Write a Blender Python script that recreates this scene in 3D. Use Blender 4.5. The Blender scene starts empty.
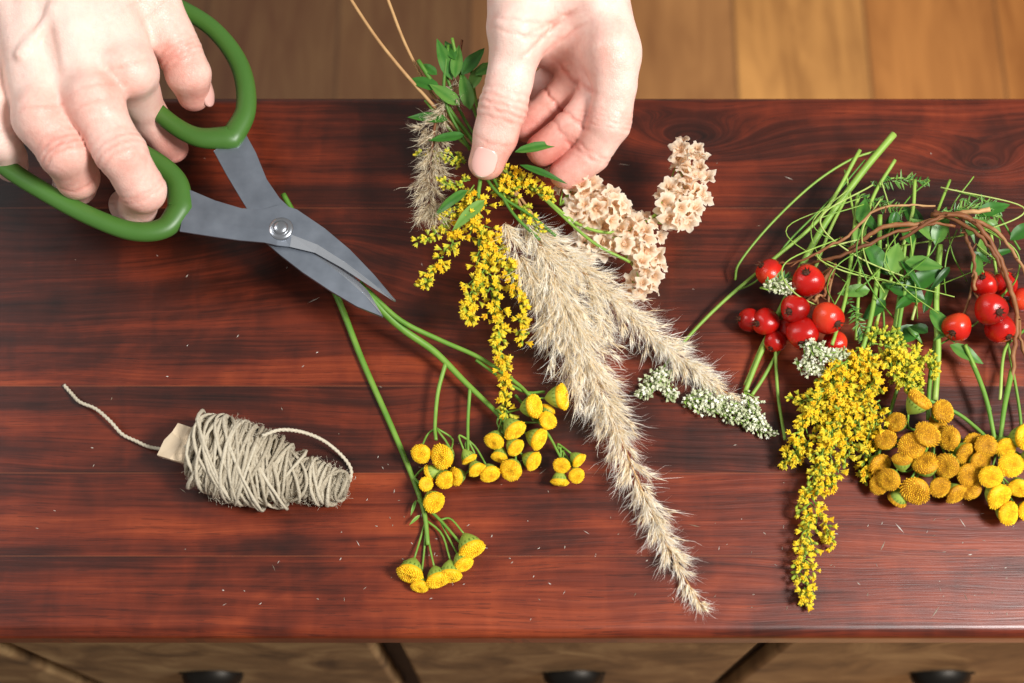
import bpy, math, random
import numpy as np
from mathutils import Vector, Matrix
random.seed(7); rng=np.random.RandomState(7)
scene=bpy.context.scene
scene.view_settings.view_transform='Standard'
TH=0.45; H=0.668; TILT=math.radians(20); FPX=1422.2
CAM=np.array([0,0,TH+H])
FW=np.array([0,math.sin(TILT),-math.cos(TILT)]); UP=np.array([0,math.cos(TILT),math.sin(TILT)]); RT=np.array([1.,0,0])
def T(px,py,h=0):
    "surveyed position: point at real height h (mm) above the table top"
    d=FW+RT*(px-512)/FPX+UP*(341.5-py)/FPX
    t=(TH+h*0.001-CAM[2])/d[2]
    return CAM+d*t
# ---------------------------------------------------------------- materials
def hexl(h):
    h=h.lstrip('#'); o=[]
    for i in (0,2,4):
        c=int(h[i:i+2],16)/255
        o.append(c/12.92 if c<=.04045 else ((c+.055)/1.055)**2.4)
    return (o[0],o[1],o[2],1)
class G:
    def __init__(s,name):
        s.m=bpy.data.materials.new(name); s.m.use_nodes=True; s.nt=s.m.node_tree
        s.b=s.nt.nodes['Principled BSDF']
    def n(s,t,**k):
        nd=s.nt.nodes.new(t)
        for a,v in k.items(): setattr(nd,a,v)
        return nd
    def l(s,a,b): s.nt.links.new(a,b)
    def put(s,sock,v):
        if isinstance(v,(int,float,tuple,list)): sock.default_value=v
        else: s.l(v,sock)
    def math(s,op,a,b=0.0,clamp=False):
        nd=s.n('ShaderNodeMath',operation=op,use_clamp=clamp); s.put(nd.inputs[0],a); s.put(nd.inputs[1],b); return nd.outputs[0]
    def comb(s,x,y,z):
        nd=s.n('ShaderNodeCombineXYZ'); s.put(nd.inputs[0],x); s.put(nd.inputs[1],y); s.put(nd.inputs[2],z); return nd.outputs[0]
    def noise(s,vec,scale,detail=4,dist=0,rough=.5):
        nd=s.n('ShaderNodeTexNoise'); s.l(vec,nd.inputs['Vector']); nd.inputs['Scale'].default_value=scale
        nd.inputs['Detail'].default_value=detail; nd.inputs['Distortion'].default_value=dist; nd.inputs['Roughness'].default_value=rough
        return nd.outputs['Fac']
    def ramp(s,fac,stops,interp='LINEAR'):
        nd=s.n('ShaderNodeValToRGB'); cr=nd.color_ramp; cr.interpolation=interp
        while len(cr.elements)<len(stops): cr.elements.new(.5)
        for e,(p,c) in zip(cr.elements,stops): e.position=p; e.color=hexl(c) if isinstance(c,str) else c
        s.put(nd.inputs[0],fac); return nd.outputs[0]
    def mix(s,f,a,b,mode='MIX'):
        nd=s.n('ShaderNodeMix',data_type='RGBA',blend_type=mode); s.put(nd.inputs[0],f); s.put(nd.inputs[6],a); s.put(nd.inputs[7],b); return nd.outputs[2]
    def bump(s,hgt,strength=.3,dist=.001):
        nd=s.n('ShaderNodeBump'); s.put(nd.inputs['Height'],hgt); nd.inputs['Strength'].default_value=strength; nd.inputs['Distance'].default_value=dist
        s.l(nd.outputs[0],s.b.inputs['Normal'])
    def set(s,**k):
        for a,v in k.items(): s.put(s.b.inputs[a.replace('_',' ')],v)
def tint_mat(name,stops,rough=.6,nscale=300,namt=.25,sss=0,bump=.0,spec=.4,transl=0):
    g=G(name); at=g.n('ShaderNodeAttribute',attribute_name='tint'); tc=g.n('ShaderNodeTexCoord')
    nz=g.noise(tc.outputs['Object'],nscale,3)
    f=g.math('ADD',at.outputs['Fac'],g.math('MULTIPLY',g.math('SUBTRACT',nz,.5),namt))
    col=g.ramp(f,stops)
    g.l(col,g.b.inputs['Base Color'])
    g.set(Roughness=rough); g.b.inputs['Specular IOR Level'].default_value=spec
    if sss:
        g.set(Subsurface_Weight=sss); g.b.inputs['Subsurface Radius'].default_value=(.004,.003,.001); g.b.inputs['Subsurface Scale'].default_value=1.
    if bump: g.bump(nz,bump,.0006)
    if transl:
        t=g.n('ShaderNodeBsdfTranslucent'); g.l(col,t.inputs[0]); mx=g.n('ShaderNodeMixShader'); mx.inputs[0].default_value=transl
        out=g.nt.nodes['Material Output']; g.l(g.b.outputs[0],mx.inputs[1]); g.l(t.outputs[0],mx.inputs[2]); g.l(mx.outputs[0],out.inputs[0])
    return g.m
def table_wood():
    g=G('red_varnished_wood'); tc=g.n('ShaderNodeTexCoord'); sp=g.n('ShaderNodeSeparateXYZ'); g.l(tc.outputs['Object'],sp.inputs[0])
    x,y,z=sp.outputs
    seams=[T(512,p)[1] for p in (208,386,473,556)]
    idx=0.0; line=0.0; soft=0.0
    for s_ in seams:
        idx=g.math('ADD',g.math('GREATER_THAN',y,float(s_)),idx)
        dd=g.math('SUBTRACT',y,float(s_))
        line=g.math('MAXIMUM',g.math('LESS_THAN',g.math('ABSOLUTE',dd),.00020),line)
        soft=g.math('MAXIMUM',g.math('EXPONENT',g.math('MULTIPLY',g.math('ABSOLUTE',g.math('ADD',dd,.0006)),-1200.)),soft)
    K0=T(690,138); K1=T(985,165); K2=T(330,250)
    yk=y; knotmask=0.0
    for (K,sz,am) in ((K0,30,.040),(K1,34,.03),(K2,22,-.03)):
        dx=g.math('SUBTRACT',x,float(K[0])); dy=g.math('SUBTRACT',y,float(K[1]))
        d=g.math('SQRT',g.math('ADD',g.math('MULTIPLY',dx,dx),g.math('MULTIPLY',g.math('MULTIPLY',dy,dy),7.)))
        m=g.math('EXPONENT',g.math('MULTIPLY',d,-float(sz)))
        yk=g.math('ADD',yk,g.math('MULTIPLY',m,am))
        if am>0:
            knotmask=g.math('MAXIMUM',g.math('EXPONENT',g.math('MULTIPLY',d,-float(sz)*5)),knotmask)
    xo=g.math('ADD',x,g.math('MULTIPLY',idx,1.37))
    wv=g.noise(g.comb(g.math('MULTIPLY',xo,5.),g.math('MULTIPLY',y,14.),z),1,2)
    yk=g.math('ADD',yk,g.math('MULTIPLY',g.math('SUBTRACT',wv,.5),.020))
    g1=g.noise(g.comb(g.math('MULTIPLY',xo,3.),g.math('MULTIPLY',yk,70.),g.math('MULTIPLY',z,40)),1,7,.2,.6)
    g2=g.noise(g.comb(g.math('MULTIPLY',xo,11.),g.math('MULTIPLY',yk,520.),g.math('MULTIPLY',z,200)),1,5,.1,.65)
    bl=g.noise(g.comb(g.math('MULTIPLY',xo,7.),g.math('MULTIPLY',y,15.),z),1,4,.9,.55)
    fig=g.noise(g.comb(g.math('MULTIPLY',xo,80.),g.math('MULTIPLY',y,30.),z),1,3,.6)
    por=g.noise(g.comb(g.math('MULTIPLY',xo,60.),g.math('MULTIPLY',yk,1500.),z),1,2)
    f=g.math('ADD',g.math('MULTIPLY',g1,.34),g.math('ADD',g.math('MULTIPLY',g2,.20),g.math('ADD',g.math('MULTIPLY',bl,.52),g.math('MULTIPLY',fig,.10))))
    # tone is darker toward the left end of the boards and in the rear boards
    f=g.math('SUBTRACT',f,g.math('ADD',.062,g.math('MULTIPLY',idx,.015)))
    f=g.math('ADD',f,g.math('MULTIPLY',x,.13))
    f=g.math('ADD',f,g.math('MULTIPLY',g.math('SINE',g.math('MULTIPLY',idx,2.3)),.015))
    col=g.ramp(f,[(.36,'#1e0904'),(.45,'#401508'),(.53,'#66240f'),(.63,'#8c3a1a'),(.78,'#ab5c30')])
    pm=g.math('MULTIPLY',g.math('GREATER_THAN',por,.635),.42)
    col=g.mix(pm,col,hexl('#260c05'))
    col=g.mix(g.math('MULTIPLY',knotmask,.9),col,hexl('#140402'))
    col=g.mix(g.math('MULTIPLY',soft,.3),col,hexl('#240a05'))
    col=g.mix(g.math('MULTIPLY',line,.32),col,hexl('#a05a36'))
    g.l(col,g.b.inputs['Base Color'])
    g.set(Roughness=g.math('ADD',.26,g.math('MULTIPLY',g2,.22)),Coat_Weight=.4,Coat_Roughness=.24)
    g.b.inputs['Specular IOR Level'].default_value=.35
    g.bump(g.math('ADD',g.math('MULTIPLY',g2,.6),g.math('MULTIPLY',por,.4)),.3,.0006)
    return g.m
def plain_wood(name,stops,sx=3,sy=60,ax='z',rough=.5,planks=False):
    g=G(name); tc=g.n('ShaderNodeTexCoord'); sp=g.n('ShaderNodeSeparateXYZ'); g.l(tc.outputs['Object'],sp.inputs[0])
    x,y,z=sp.outputs
    if planks:
        q=g.math('DIVIDE',g.math('SUBTRACT',x,.2017),.12); idx=g.math('FLOOR',q); fr=g.math('SUBTRACT',q,idx)
        v=g.comb(g.math('MULTIPLY',x,40),g.math('MULTIPLY',g.math('ADD',y,g.math('MULTIPLY',idx,2.7)),5),g.math('MULTIPLY',idx,3.3))
        n1=g.noise(v,1,6,1.6,.6); n4=g.noise(g.comb(g.math('MULTIPLY',x,9),g.math('MULTIPLY',y,5),g.math('MULTIPLY',idx,3.3)),1,3,.8)
        tone=g.ramp(g.math('DIVIDE',g.math('ADD',idx,8),14),[(0,'#2e1a0a'),(.35,'#442812'),(.42,'#5c381a'),(.5,'#9c6836'),(.571,'#c98c46'),(.645,'#bb7632'),(.72,'#b8722c'),(.8,'#b87a3a')],'LINEAR')
        fac=g.math('ADD',g.math('MULTIPLY',n1,.6),g.math('MULTIPLY',n4,.4))
        col=g.mix(g.ramp(fac,[(.34,(0,0,0,1)),(.64,(1,1,1,1))]),g.mix(.5,tone,hexl('#5a2c0e')),g.mix(.12,tone,hexl('#f0b470')))
        seam=g.math('MAXIMUM',g.math('LESS_THAN',fr,.014),g.math('GREATER_THAN',fr,.988))
        col=g.mix(g.math('MULTIPLY',seam,.55),col,hexl('#3a1e0a'))
        g.l(col,g.b.inputs['Base Color']); g.set(Roughness=rough); return g.m
    c={'z':g.comb(g.math('MULTIPLY',x,sx),g.math('MULTIPLY',y,sy),g.math('MULTIPLY',z,sy)),
       'v':g.comb(g.math('MULTIPLY',x,sx*8),g.math('MULTIPLY',y,8),g.math('MULTIPLY',z,sy*.3))}[ax]
    g.l(g.ramp(g.noise(c,1,6,.8,.6),stops),g.b.inputs['Base Color']); g.set(Roughness=rough); return g.m
def skin():
    g=G('skin'); tc=g.n('ShaderNodeTexCoord'); at=g.n('ShaderNodeAttribute',attribute_name='tint')
    n1=g.noise(tc.outputs['Object'],70,5,.4,.6); n2=g.noise(tc.outputs['Object'],420,4)
    f=g.math('ADD',at.outputs['Fac'],g.math('ADD',g.math('MULTIPLY',g.math('SUBTRACT',n1,.5),.5),g.math('MULTIPLY',g.math('SUBTRACT',n2,.5),.22)))
    col=g.ramp(f,[(.0,'#f5dbcd'),(.3,'#f0c8b9'),(.6,'#e4a696'),(1.,'#ca7062')])
    dv=g.n('ShaderNodeVectorMath',operation='ADD'); nv=g.n('ShaderNodeTexNoise'); g.l(tc.outputs['Object'],nv.inputs['Vector']); nv.inputs['Scale'].default_value=260
    sc_=g.n('ShaderNodeVectorMath',operation='SCALE'); g.l(nv.outputs['Color'],sc_.inputs[0]); sc_.inputs['Scale'].default_value=.0022
    g.l(tc.outputs['Object'],dv.inputs[0]); g.l(sc_.outputs[0],dv.inputs[1])
    vo=g.n('ShaderNodeTexVoronoi',feature='DISTANCE_TO_EDGE'); g.l(dv.outputs[0],vo.inputs['Vector']); vo.inputs['Scale'].default_value=800
    vv=g.math('MINIMUM',vo.outputs['Distance'],.14)
    g.l(col,g.b.inputs['Base Color'])
    g.set(Roughness=.42,Subsurface_Weight=.10); g.b.inputs['Subsurface Radius'].default_value=(.003,.0014,.0008); g.b.inputs['Subsurface Scale'].default_value=1.
    n3=g.noise(tc.outputs['Object'],110,3,1.,.5)
    h=g.math('ADD',g.math('MULTIPLY',n3,.7),g.math('ADD',g.math('MULTIPLY',n2,.2),g.math('MULTIPLY',vv,1.2)))
    g.bump(h,.5,.0009)
    return g.m
def simple(name,col,rough=.5,metal=0,coat=0,nscale=0,bump=0,var=None):
    g=G(name); g.set(Roughness=rough,Metallic=metal,Coat_Weight=coat); tc=g.n('ShaderNodeTexCoord')
    nz=g.noise(tc.outputs['Object'],nscale or 60,4)
    g.l(g.mix(nz,hexl(col),hexl(var or col)),g.b.inputs['Base Color'])
    if bump: g.bump(nz,bump,.0005)
    return g.m
def steel():
    g=G('brushed_steel'); tc=g.n('ShaderNodeTexCoord'); nz=g.noise(tc.outputs['Object'],90,3)
    g.l(g.mix(nz,hexl('#6c737d'),hexl('#a2aab6')),g.b.inputs['Base Color']); g.set(Metallic=.75,Roughness=.34); return g.m
M=dict(
 wood=table_wood(), skin=skin(), steel=steel(), edge=simple('ground_steel_edge','#b8bec6',.25,.8,var='#d0d4da'),
 floor=plain_wood('floor_planks',[],planks=True,rough=.5),
 drawer=plain_wood('worn_brown_wood',[(.3,'#54402a'),(.5,'#8a6c48'),(.7,'#b39468')],ax='v',rough=.6),
 body=plain_wood('dark_stained_wood',[(.3,'#120a06'),(.7,'#2a160c')],rough=.6),
 bronze=simple('dark_bronze','#1d1a17',.45,.8,var='#34302b'),
 green=simple('green_plastic','#3a6322',.42,var='#4a752e',nscale=25),
 nail=simple('fingernail','#f0beb2',.22,var='#eab2a6',nscale=80,coat=.4),
 nailtip=simple('nail_edge','#f2dcd0',.3,var='#efd6ca'),
 twine=tint_mat('natural_twine',[(0,'#5c5344'),(.5,'#a89c86'),(1,'#d4cab4')],.9,900,.6,bump=.6),
 card=simple('kraft_card','#cdb696',.9,var='#e0ccb0',nscale=200,bump=.4),
 stem=tint_mat('green_stem',[(0,'#2f5212'),(.4,'#56862a'),(.75,'#8cac46'),(1,'#bcbf78')],.5,120,.35),
 leaf=tint_mat('leaf',[(0,'#1c3a12'),(.5,'#3a7226'),(1,'#7ea64c')],.38,150,.3,transl=.2),
 twig=tint_mat('brown_twig',[(0,'#42200f'),(.5,'#83502c'),(1,'#c39c68')],.6,150,.5,bump=.5),
 gold=tint_mat('goldenrod_floret',[(0,'#7a9a2c'),(.28,'#b8c23c'),(.5,'#f0dc3c'),(.8,'#fad624'),(1,'#efb010')],.6,600,.2,transl=.25),
 tansy=tint_mat('tansy_button',[(0,'#b88608'),(.4,'#f0b810'),(.7,'#fcd41c'),(1,'#ffe440')],.6,900,.2),
 tansyo=tint_mat('dry_tansy_button',[(0,'#7e5006'),(.4,'#c28a0c'),(.7,'#dfaa16'),(1,'#efc632')],.65,160,.7),
 calyx=tint_mat('calyx',[(0,'#46661c'),(.5,'#8fa640'),(1,'#b8b44c')],.6,400,.3),
 reed=tint_mat('reed_plume',[(0,'#e2cea4'),(.35,'#faebcb'),(.7,'#fff7e4'),(1,'#fffdf6')],.65,300,.15,transl=.5),
 brush=tint_mat('dried_seed_head',[(0,'#8a7050'),(.5,'#c8b490'),(1,'#f6ebd0')],.8,300,.2,transl=.4),
 statice=tint_mat('papery_petal',[(0,'#e4bc94'),(.3,'#f7d8b6'),(.6,'#fdeed6'),(1,'#fff9ee')],.8,120,.35,transl=.5),
 white=tint_mat('white_floret',[(0,'#7c8c50'),(.4,'#b8be94'),(.75,'#d8d8bc'),(1,'#f2f0e0')],.7,300,.2),
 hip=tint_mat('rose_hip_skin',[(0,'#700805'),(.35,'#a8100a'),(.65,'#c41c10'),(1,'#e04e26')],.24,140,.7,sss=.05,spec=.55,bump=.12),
 debris=tint_mat('dust_crumb',[(0,'#8a7a66'),(1,'#f0ece4')],.9),
)
# ---------------------------------------------------------------- mesh helpers
def link(o,parent=None):
    scene.collection.objects.link(o)
    if parent: o.parent=parent
    return o
def top(o,label,cat,group=None,kind=None):
    o['label']=label; o['category']=cat
    if group: o['group']=group
    if kind: o['kind']=kind
    return o
def empty(name,loc,label,cat,group=None):
    e=bpy.data.objects.new(name,None); e.empty_display_size=.01; e.location=Vector(loc); link(e); top(e,label,cat,group); return e
class MB:
    def __init__(s): s.v=[];s.f=[];s.t=[];s.mi=[];s.n=0
    def add(s,v,f,t=.5,mi=0):
        v=np.asarray(v,float); s.v.append(v); k=s.n
        s.f.extend([tuple(i+k for i in q) for q in f]); s.mi.extend([mi]*len(f))
        s.t.append(np.broadcast_to(np.asarray(t,float),(len(v),)).copy()); s.n+=len(v)
    def build(s,name,mats,parent=None,smooth=True,mods=None):
        me=bpy.data.meshes.new(name); V=np.concatenate(s.v)
        org=np.array(parent.matrix_basis.translation) if parent else np.zeros(3)
        V=V-org
        me.from_pydata(V.tolist(),[],s.f)
        if not isinstance(mats,(list,tuple)): mats=[mats]
        for m in mats: me.materials.append(m)
        a=me.attributes.new('tint','FLOAT','POINT'); a.data.foreach_set('value',np.concatenate(s.t).astype(np.float32))
        me.polygons.foreach_set('use_smooth',[smooth]*len(me.polygons)); me.polygons.foreach_set('material_index',s.mi)
        me.update(); o=bpy.data.objects.new(name,me); link(o,parent); return o
def nrm(v): v=np.asarray(v,float); return v/(np.linalg.norm(v)+1e-12)
def frame(d,up=(0,0,1)):
    z=nrm(d); u=np.asarray(up,float)
    if abs(np.dot(z,nrm(u)))>.97: u=np.array([1.,.3,0])
    x=nrm(np.cross(u,z)); y=np.cross(z,x); return np.stack([x,y,z],1)
def spline(P,n):
    P=np.asarray(P,float); m=len(P)
    if m==2: 
        t=np.linspace(0,1,n)[:,None]; return P[0]*(1-t)+P[1]*t
    Q=np.vstack([2*P[0]-P[1],P,2*P[-1]-P[-2]]); out=[]
    for u in np.linspace(0,m-1-1e-9,n):
        i=int(u); t=u-i; a,b,c,d=Q[i],Q[i+1],Q[i+2],Q[i+3]
        out.append(.5*((2*b)+(-a+c)*t+(2*a-5*b+4*c-d)*t*t+(-a+3*b-3*c+d)*t**3))
    return np.array(out)
def path(pts,n=24): return spline([T(*p) for p in pts],n)
def tube(mb,P,r,sides=6,tint=.5,lobes=0,twist=0,flat=1.,closed=False,mi=0,up=None):
    P=np.asarray(P,float); n=len(P); r=np.broadcast_to(np.asarray(r,float),(n,)) if np.ndim(r)==0 or len(r)==n else np.interp(np.linspace(0,1,n),np.linspace(0,1,len(r)),r)
    tan=np.gradient(P,axis=0)
    if closed: tan=np.roll(P,-1,0)-np.roll(P,1,0)
    tan/= (np.linalg.norm(tan,axis=1)[:,None]+1e-12)
    if up is None:
        x=frame(tan[0])[:,0]; X=[]
        for i in range(n):
            x=x-tan[i]*np.dot(x,tan[i]); x=nrm(x); X.append(x)
        X=np.array(X)
    else:
        X=np.cross(np.broadcast_to(np.array(up,float),(n,3)),tan); X/= (np.linalg.norm(X,axis=1)[:,None]+1e-12)
    Y=np.cross(tan,X)
    a=np.arange(sides)*2*np.pi/sides
    seg=np.concatenate([[0],np.cumsum(np.linalg.norm(np.diff(P,axis=0),axis=1))])
    rr=np.ones((n,sides))
    if lobes: rr=1+.28*np.cos(lobes*(a[None,:]-twist*seg[:,None]))
    V=P[:,None,:]+r[:,None,None]*rr[:,:,None]*(np.cos(a)[None,:,None]*X[:,None,:]+flat*np.sin(a)[None,:,None]*Y[:,None,:])
    V=V.reshape(-1,3); F=[]
    for i in range(n if closed else n-1):
        j=(i+1)%n
        for k in range(sides):
            k2=(k+1)%sides; F.append((i*sides+k,i*sides+k2,j*sides+k2,j*sides+k))
    if not closed:
        V=np.vstack([V,P[0],P[-1]]); c0=n*sides
        for k in range(sides):
            k2=(k+1)%sides; F.append((c0,k2,k)); F.append((c0+1,(n-1)*sides+k,(n-1)*sides+k2))
    if np.ndim(tint)==0: tt=tint
    else:
        tt=np.repeat(np.interp(np.linspace(0,1,n),np.linspace(0,1,len(tint)),tint),sides)
        if not closed: tt=np.concatenate([tt,[tint[0],tint[-1]]])
    mb.add(V,F,tt,mi)
def sphere_t(nu=8,nv=5):
    V=[(0,0,1)]
    for i in range(1,nv):
        ph=math.pi*i/nv
        for j in range(nu):
            a=2*math.pi*j/nu; V.append((math.sin(ph)*math.cos(a),math.sin(ph)*math.sin(a),math.cos(ph)))
    V.append((0,0,-1)); F=[]
    for j in range(nu): F.append((0,1+j,1+(j+1)%nu))
    for i in range(nv-2):
        for j in range(nu):
            a=1+i*nu+j; b=1+i*nu+(j+1)%nu; F.append((a,a+nu,b+nu,b))
    l=len(V)-1
    for j in range(nu): F.append((l,1+(nv-2)*nu+(j+1)%nu,1+(nv-2)*nu+j))
    return np.array(V),F
S8=sphere_t(8,5); S6=sphere_t(6,4)
def inst(mb,tpl,o,R,s,tint=.5,mi=0):
    V,F=tpl[0],tpl[1]; s=np.asarray(s,float)
    mb.add((V*s)@R.T+o,F,np.clip(tint+(tpl[2] if len(tpl)>2 else 0),0,1),mi)
def leaf(mb,base,d,L,W,up=(0,0,1),curl=.2,tint=.5,fold=.25,mi=0):
    R=frame(d,up); ts=np.linspace(0,1,8); V=[];F=[]
    for i,t in enumerate(ts):
        w=W*.5*(math.sin(math.pi*t**.75)**.9+.02) if t<1 else W*.01
        z=t*L; drop=-curl*L*t*t
        for s_ in (-1,-.5,0,.5,1):
            V.append((s_*w,drop+abs(s_)*w*fold+0.05*W*math.sin(t*14+s_)*abs(s_),z))
    for i in range(7):
        for j in range(4):
            a=i*5+j; F.append((a,a+1,a+6,a+5))
    V=np.array(V)@R.T+np.asarray(base); V[:,2]=np.maximum(V[:,2],TH+.0008)
    tt=np.tile([0,.05,-.1,.05,0],8)+tint+rng.uniform(-.08,.08)
    mb.add(V,F,tt,mi)
def floret_t(k=6):
    V=[(0,0,0)];t=[-.4]
    for j in range(k): a=2*math.pi*j/k; V.append((.22*math.cos(a),.22*math.sin(a),.5)); t.append(-.15)
    for j in range(2*k):
        a=math.pi*j/k; r=.42 if j%2==0 else .26; V.append((r*math.cos(a),r*math.sin(a),1.0 if j%2==0 else .8)); t.append(.05)
    V.append((0,0,.9)); t.append(.15); F=[]
    for j in range(k): F.append((0,1+(j+1)%k,1+j))
    for j in range(k):
        a=1+j;b=1+(j+1)%k;o=1+k
        F+= [(a,b,o+(2*j+1)%(2*k),),(a,o+(2*j+1)%(2*k),o+2*j),(b,o+(2*j+2)%(2*k),o+(2*j+1)%(2*k))]
    c=len(V)-1
    for j in range(2*k): F.append((c,1+k+j,1+k+(j+1)%(2*k)))
    return np.array(V),F,np.array(t)
FL=floret_t(5)
BUD=(S6[0]*np.array([.28,.28,.5])+np.array([0,0,.4]),S6[1],np.interp(S6[0][:,2],[-1,1],[-.3,.1]))
def floor_h(p,m=.0015):
    p=p.copy(); p[2]=max(p[2],TH+m); return p
def raceme(ms,mf,P,spread,nb,size,tr=(.45,.85),brn=.7,per=.0022,tip=.25,stint=.6,bud=.3):
    "branching spray: nb branchlets set along path P, each crowded with florets"
    n=len(P); tan=np.gradient(P,axis=0)
    for i in range(nb):
        t=(i+rng.uniform(0,1))/nb; k=min(n-1,int(t*(n-1))); p=P[k]; tg=nrm(tan[k])
        R=frame(tg); a=rng.uniform(0,2*math.pi)
        rad=R[:,0]*math.cos(a)+R[:,1]*math.sin(a)*.7
        L=spread*(1-t*(1-tip))*rng.uniform(.45,1.2)
        d=nrm(rad*brn+tg*.65); q=[p]; steps=max(2,int(L/per))
        for s_ in range(steps):
            d=nrm(d+tg*.08+np.array([0,0,-.05])); q.append(floor_h(q[-1]+d*L/steps))
        q=np.array(q); tube(ms,q,[.0004,.00025],4,stint)
        for s_ in range(1,len(q)):
            for m_ in range(2):
                rd=nrm(rng.normal(size=3)+np.array([0,0,.6])); dd=nrm(rd+d*.5)
                if rng.rand()<bud*(.4+t): inst(mf,BUD,floor_h(q[s_]+rd*size*.2),frame(dd),size*rng.uniform(.7,1.),rng.uniform(.1,.6))
                else: inst(mf,FL,floor_h(q[s_]+rd*size*.3),frame(dd),size*rng.uniform(.75,1.25),rng.uniform(*tr))
def plume(mb,P,W,N,sl,st=(.3,.95),ang=.55,awn=1.,tuft=30):
    "feathery plume: tufts (side branchlets) of fine spikelets with hairlike awns"
    n=len(P); tan=np.gradient(P,axis=0); Wn=np.interp(np.linspace(0,1,n),np.linspace(0,1,len(W)),W)
    pr=Wn+.0015; cdf=np.cumsum(pr)/pr.sum(); nt=max(4,N//tuft)
    for q in range(nt):
        k=min(n-1,int(np.searchsorted(cdf,rng.rand()))); tg=nrm(tan[k]); R=frame(tg); a=rng.uniform(0,2*math.pi)
        rad=R[:,0]*math.cos(a)+R[:,1]*math.sin(a)*.75; w=Wn[k]*rng.uniform(.4,1.45); t1=rng.uniform(-.15,.15)
        bend=rng.normal(size=3)*.25
        for i in range(tuft):
            u=rng.rand(); bd=nrm(tg*1.25+rad*(ang*1.5)+bend*u)
            p=P[k]+bd*w*u*1.4+rng.normal(size=3)*.0004
            d=nrm(bd+rng.normal(size=3)*.22); L=sl*rng.uniform(.6,1.3)*min(1.,.55+w/.01)
            p=floor_h(p,.001); e=p+d*L; e[2]=max(e[2],TH+.0008)
            s=nrm(np.cross(d,rng.normal(size=3))); s2=np.cross(d,s); wd=sl*.042
            mid=p+d*L*.4; t0=np.clip(rng.uniform(*st)+t1,0,1)
            mb.add([p,mid+s*wd,mid+s2*wd,mid-s*wd,e],[(0,1,2),(0,2,3),(1,4,2),(2,4,3),(0,3,1),(1,3,4)],[t0-.2,t0,t0+.05,t0,t0+.2])
            if rng.rand()<awn:
                d2=nrm(d+rng.normal(size=3)*.5); c=mid+d2*L*.9; e2=c+nrm(d2+rad*.6+rng.normal(size=3)*.4)*L*.6
                c[2]=max(c[2],TH+.0008); e2[2]=max(e2[2],TH+.0008); hw=s*.00008
                mb.add([mid-hw,mid+hw,c+hw,c-hw,e2],[(0,1,2,3),(3,2,4)],1.)
# ---------------------------------------------------------------- setting: floor and chest
def box(name,lo,hi,mat,parent=None,bev=0,seg=3):
    lo=np.array(lo,float);hi=np.array(hi,float); mb=MB()
    V=[(x,y,z) for x in (lo[0],hi[0]) for y in (lo[1],hi[1]) for z in (lo[2],hi[2])]
    mb.add(V,[(0,1,3,2),(4,6,7,5),(0,4,5,1),(2,3,7,6),(0,2,6,4),(1,5,7,3)])
    o=mb.build(name,mat,parent,smooth=False)
    if bev:
        b=o.modifiers.new('bevel','BEVEL'); b.width=bev; b.segments=seg
        for p in o.data.polygons: p.use_smooth=True
        w=o.modifiers.new('wn','WEIGHTED_NORMAL')
    return o
fl=box('floor',(-1.6,-1.2,-.02),(1.6,2.2,0),M['floor']); fl['kind']='structure'
top(fl,'orange-brown wooden plank floor under the chest','floor')
yf=T(512,637)[1]; yb=T(512,95)[1]
chest=empty('chest_of_drawers',(0,(yf+yb)/2,0),'low chest of drawers with glossy dark red wooden top','chest of drawers')
tt=box('table_top',(-.505,yf,TH-.024),(.368,yb,TH),M['wood'],chest,.0055,5); tt['label']='glossy dark red-brown varnished plank top'
off=Vector(chest.location)
for v in tt.data.vertices: v.co+=off
tt.location=-off
yfr=yf+.012
bd=box('cabinet_body',(-.4895,yfr+.012,.03),(.3525,yb-.015,TH-.0242),M['body'],chest,.002,2)
for cx,hx in zip((-.384,-.1735,.0367,.247),(-.409,-.1870,.0385,.2675)):
    dr=box('drawer' ,(cx-.098,yfr,.06),(cx+.097,yfr+.0118,TH-.03),M['drawer'],chest,.003,3); dr['label']='worn brown wooden drawer front'
    mb=MB(); c=np.array([hx,yfr,TH-.226]); nu,nv=36,9; V=[]
    for i2 in range(nv+1):
        ph=math.pi/2*i2/nv
        for j in range(nu+1):
            a=math.pi*j/nu; rib=1+.03*math.cos(j*math.pi)
            V.append(c+np.array([.0185*math.cos(a)*math.sin(ph)*rib if i2 else 0,-.0125*math.sin(a)*math.sin(ph)*rib,-.012+.015*math.cos(ph)]))
    F=[(i2*(nu+1)+j,i2*(nu+1)+j+1,(i2+1)*(nu+1)+j+1,(i2+1)*(nu+1)+j) for i2 in range(nv) for j in range(nu)]
    mb.add(V,F)
    mb.add([c+np.array([x,y,z]) for x in (-.0195,.0195) for y in (-.001,-.0001) for z in (-.013,-.004)],[(0,1,3,2),(4,6,7,5),(0,4,5,1),(2,3,7,6),(0,2,6,4),(1,5,7,3)])
    for j in range(19):
        a=math.pi*j/18; inst(mb,S8,c+np.array([.0185*math.cos(a),-.0125*math.sin(a)-.0004,-.012]),np.eye(3),.0011)
    o=mb.build('cup_pull',M['bronze'],chest); o.parent=dr; o['label']='dark bronze ribbed cup pull'
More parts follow.
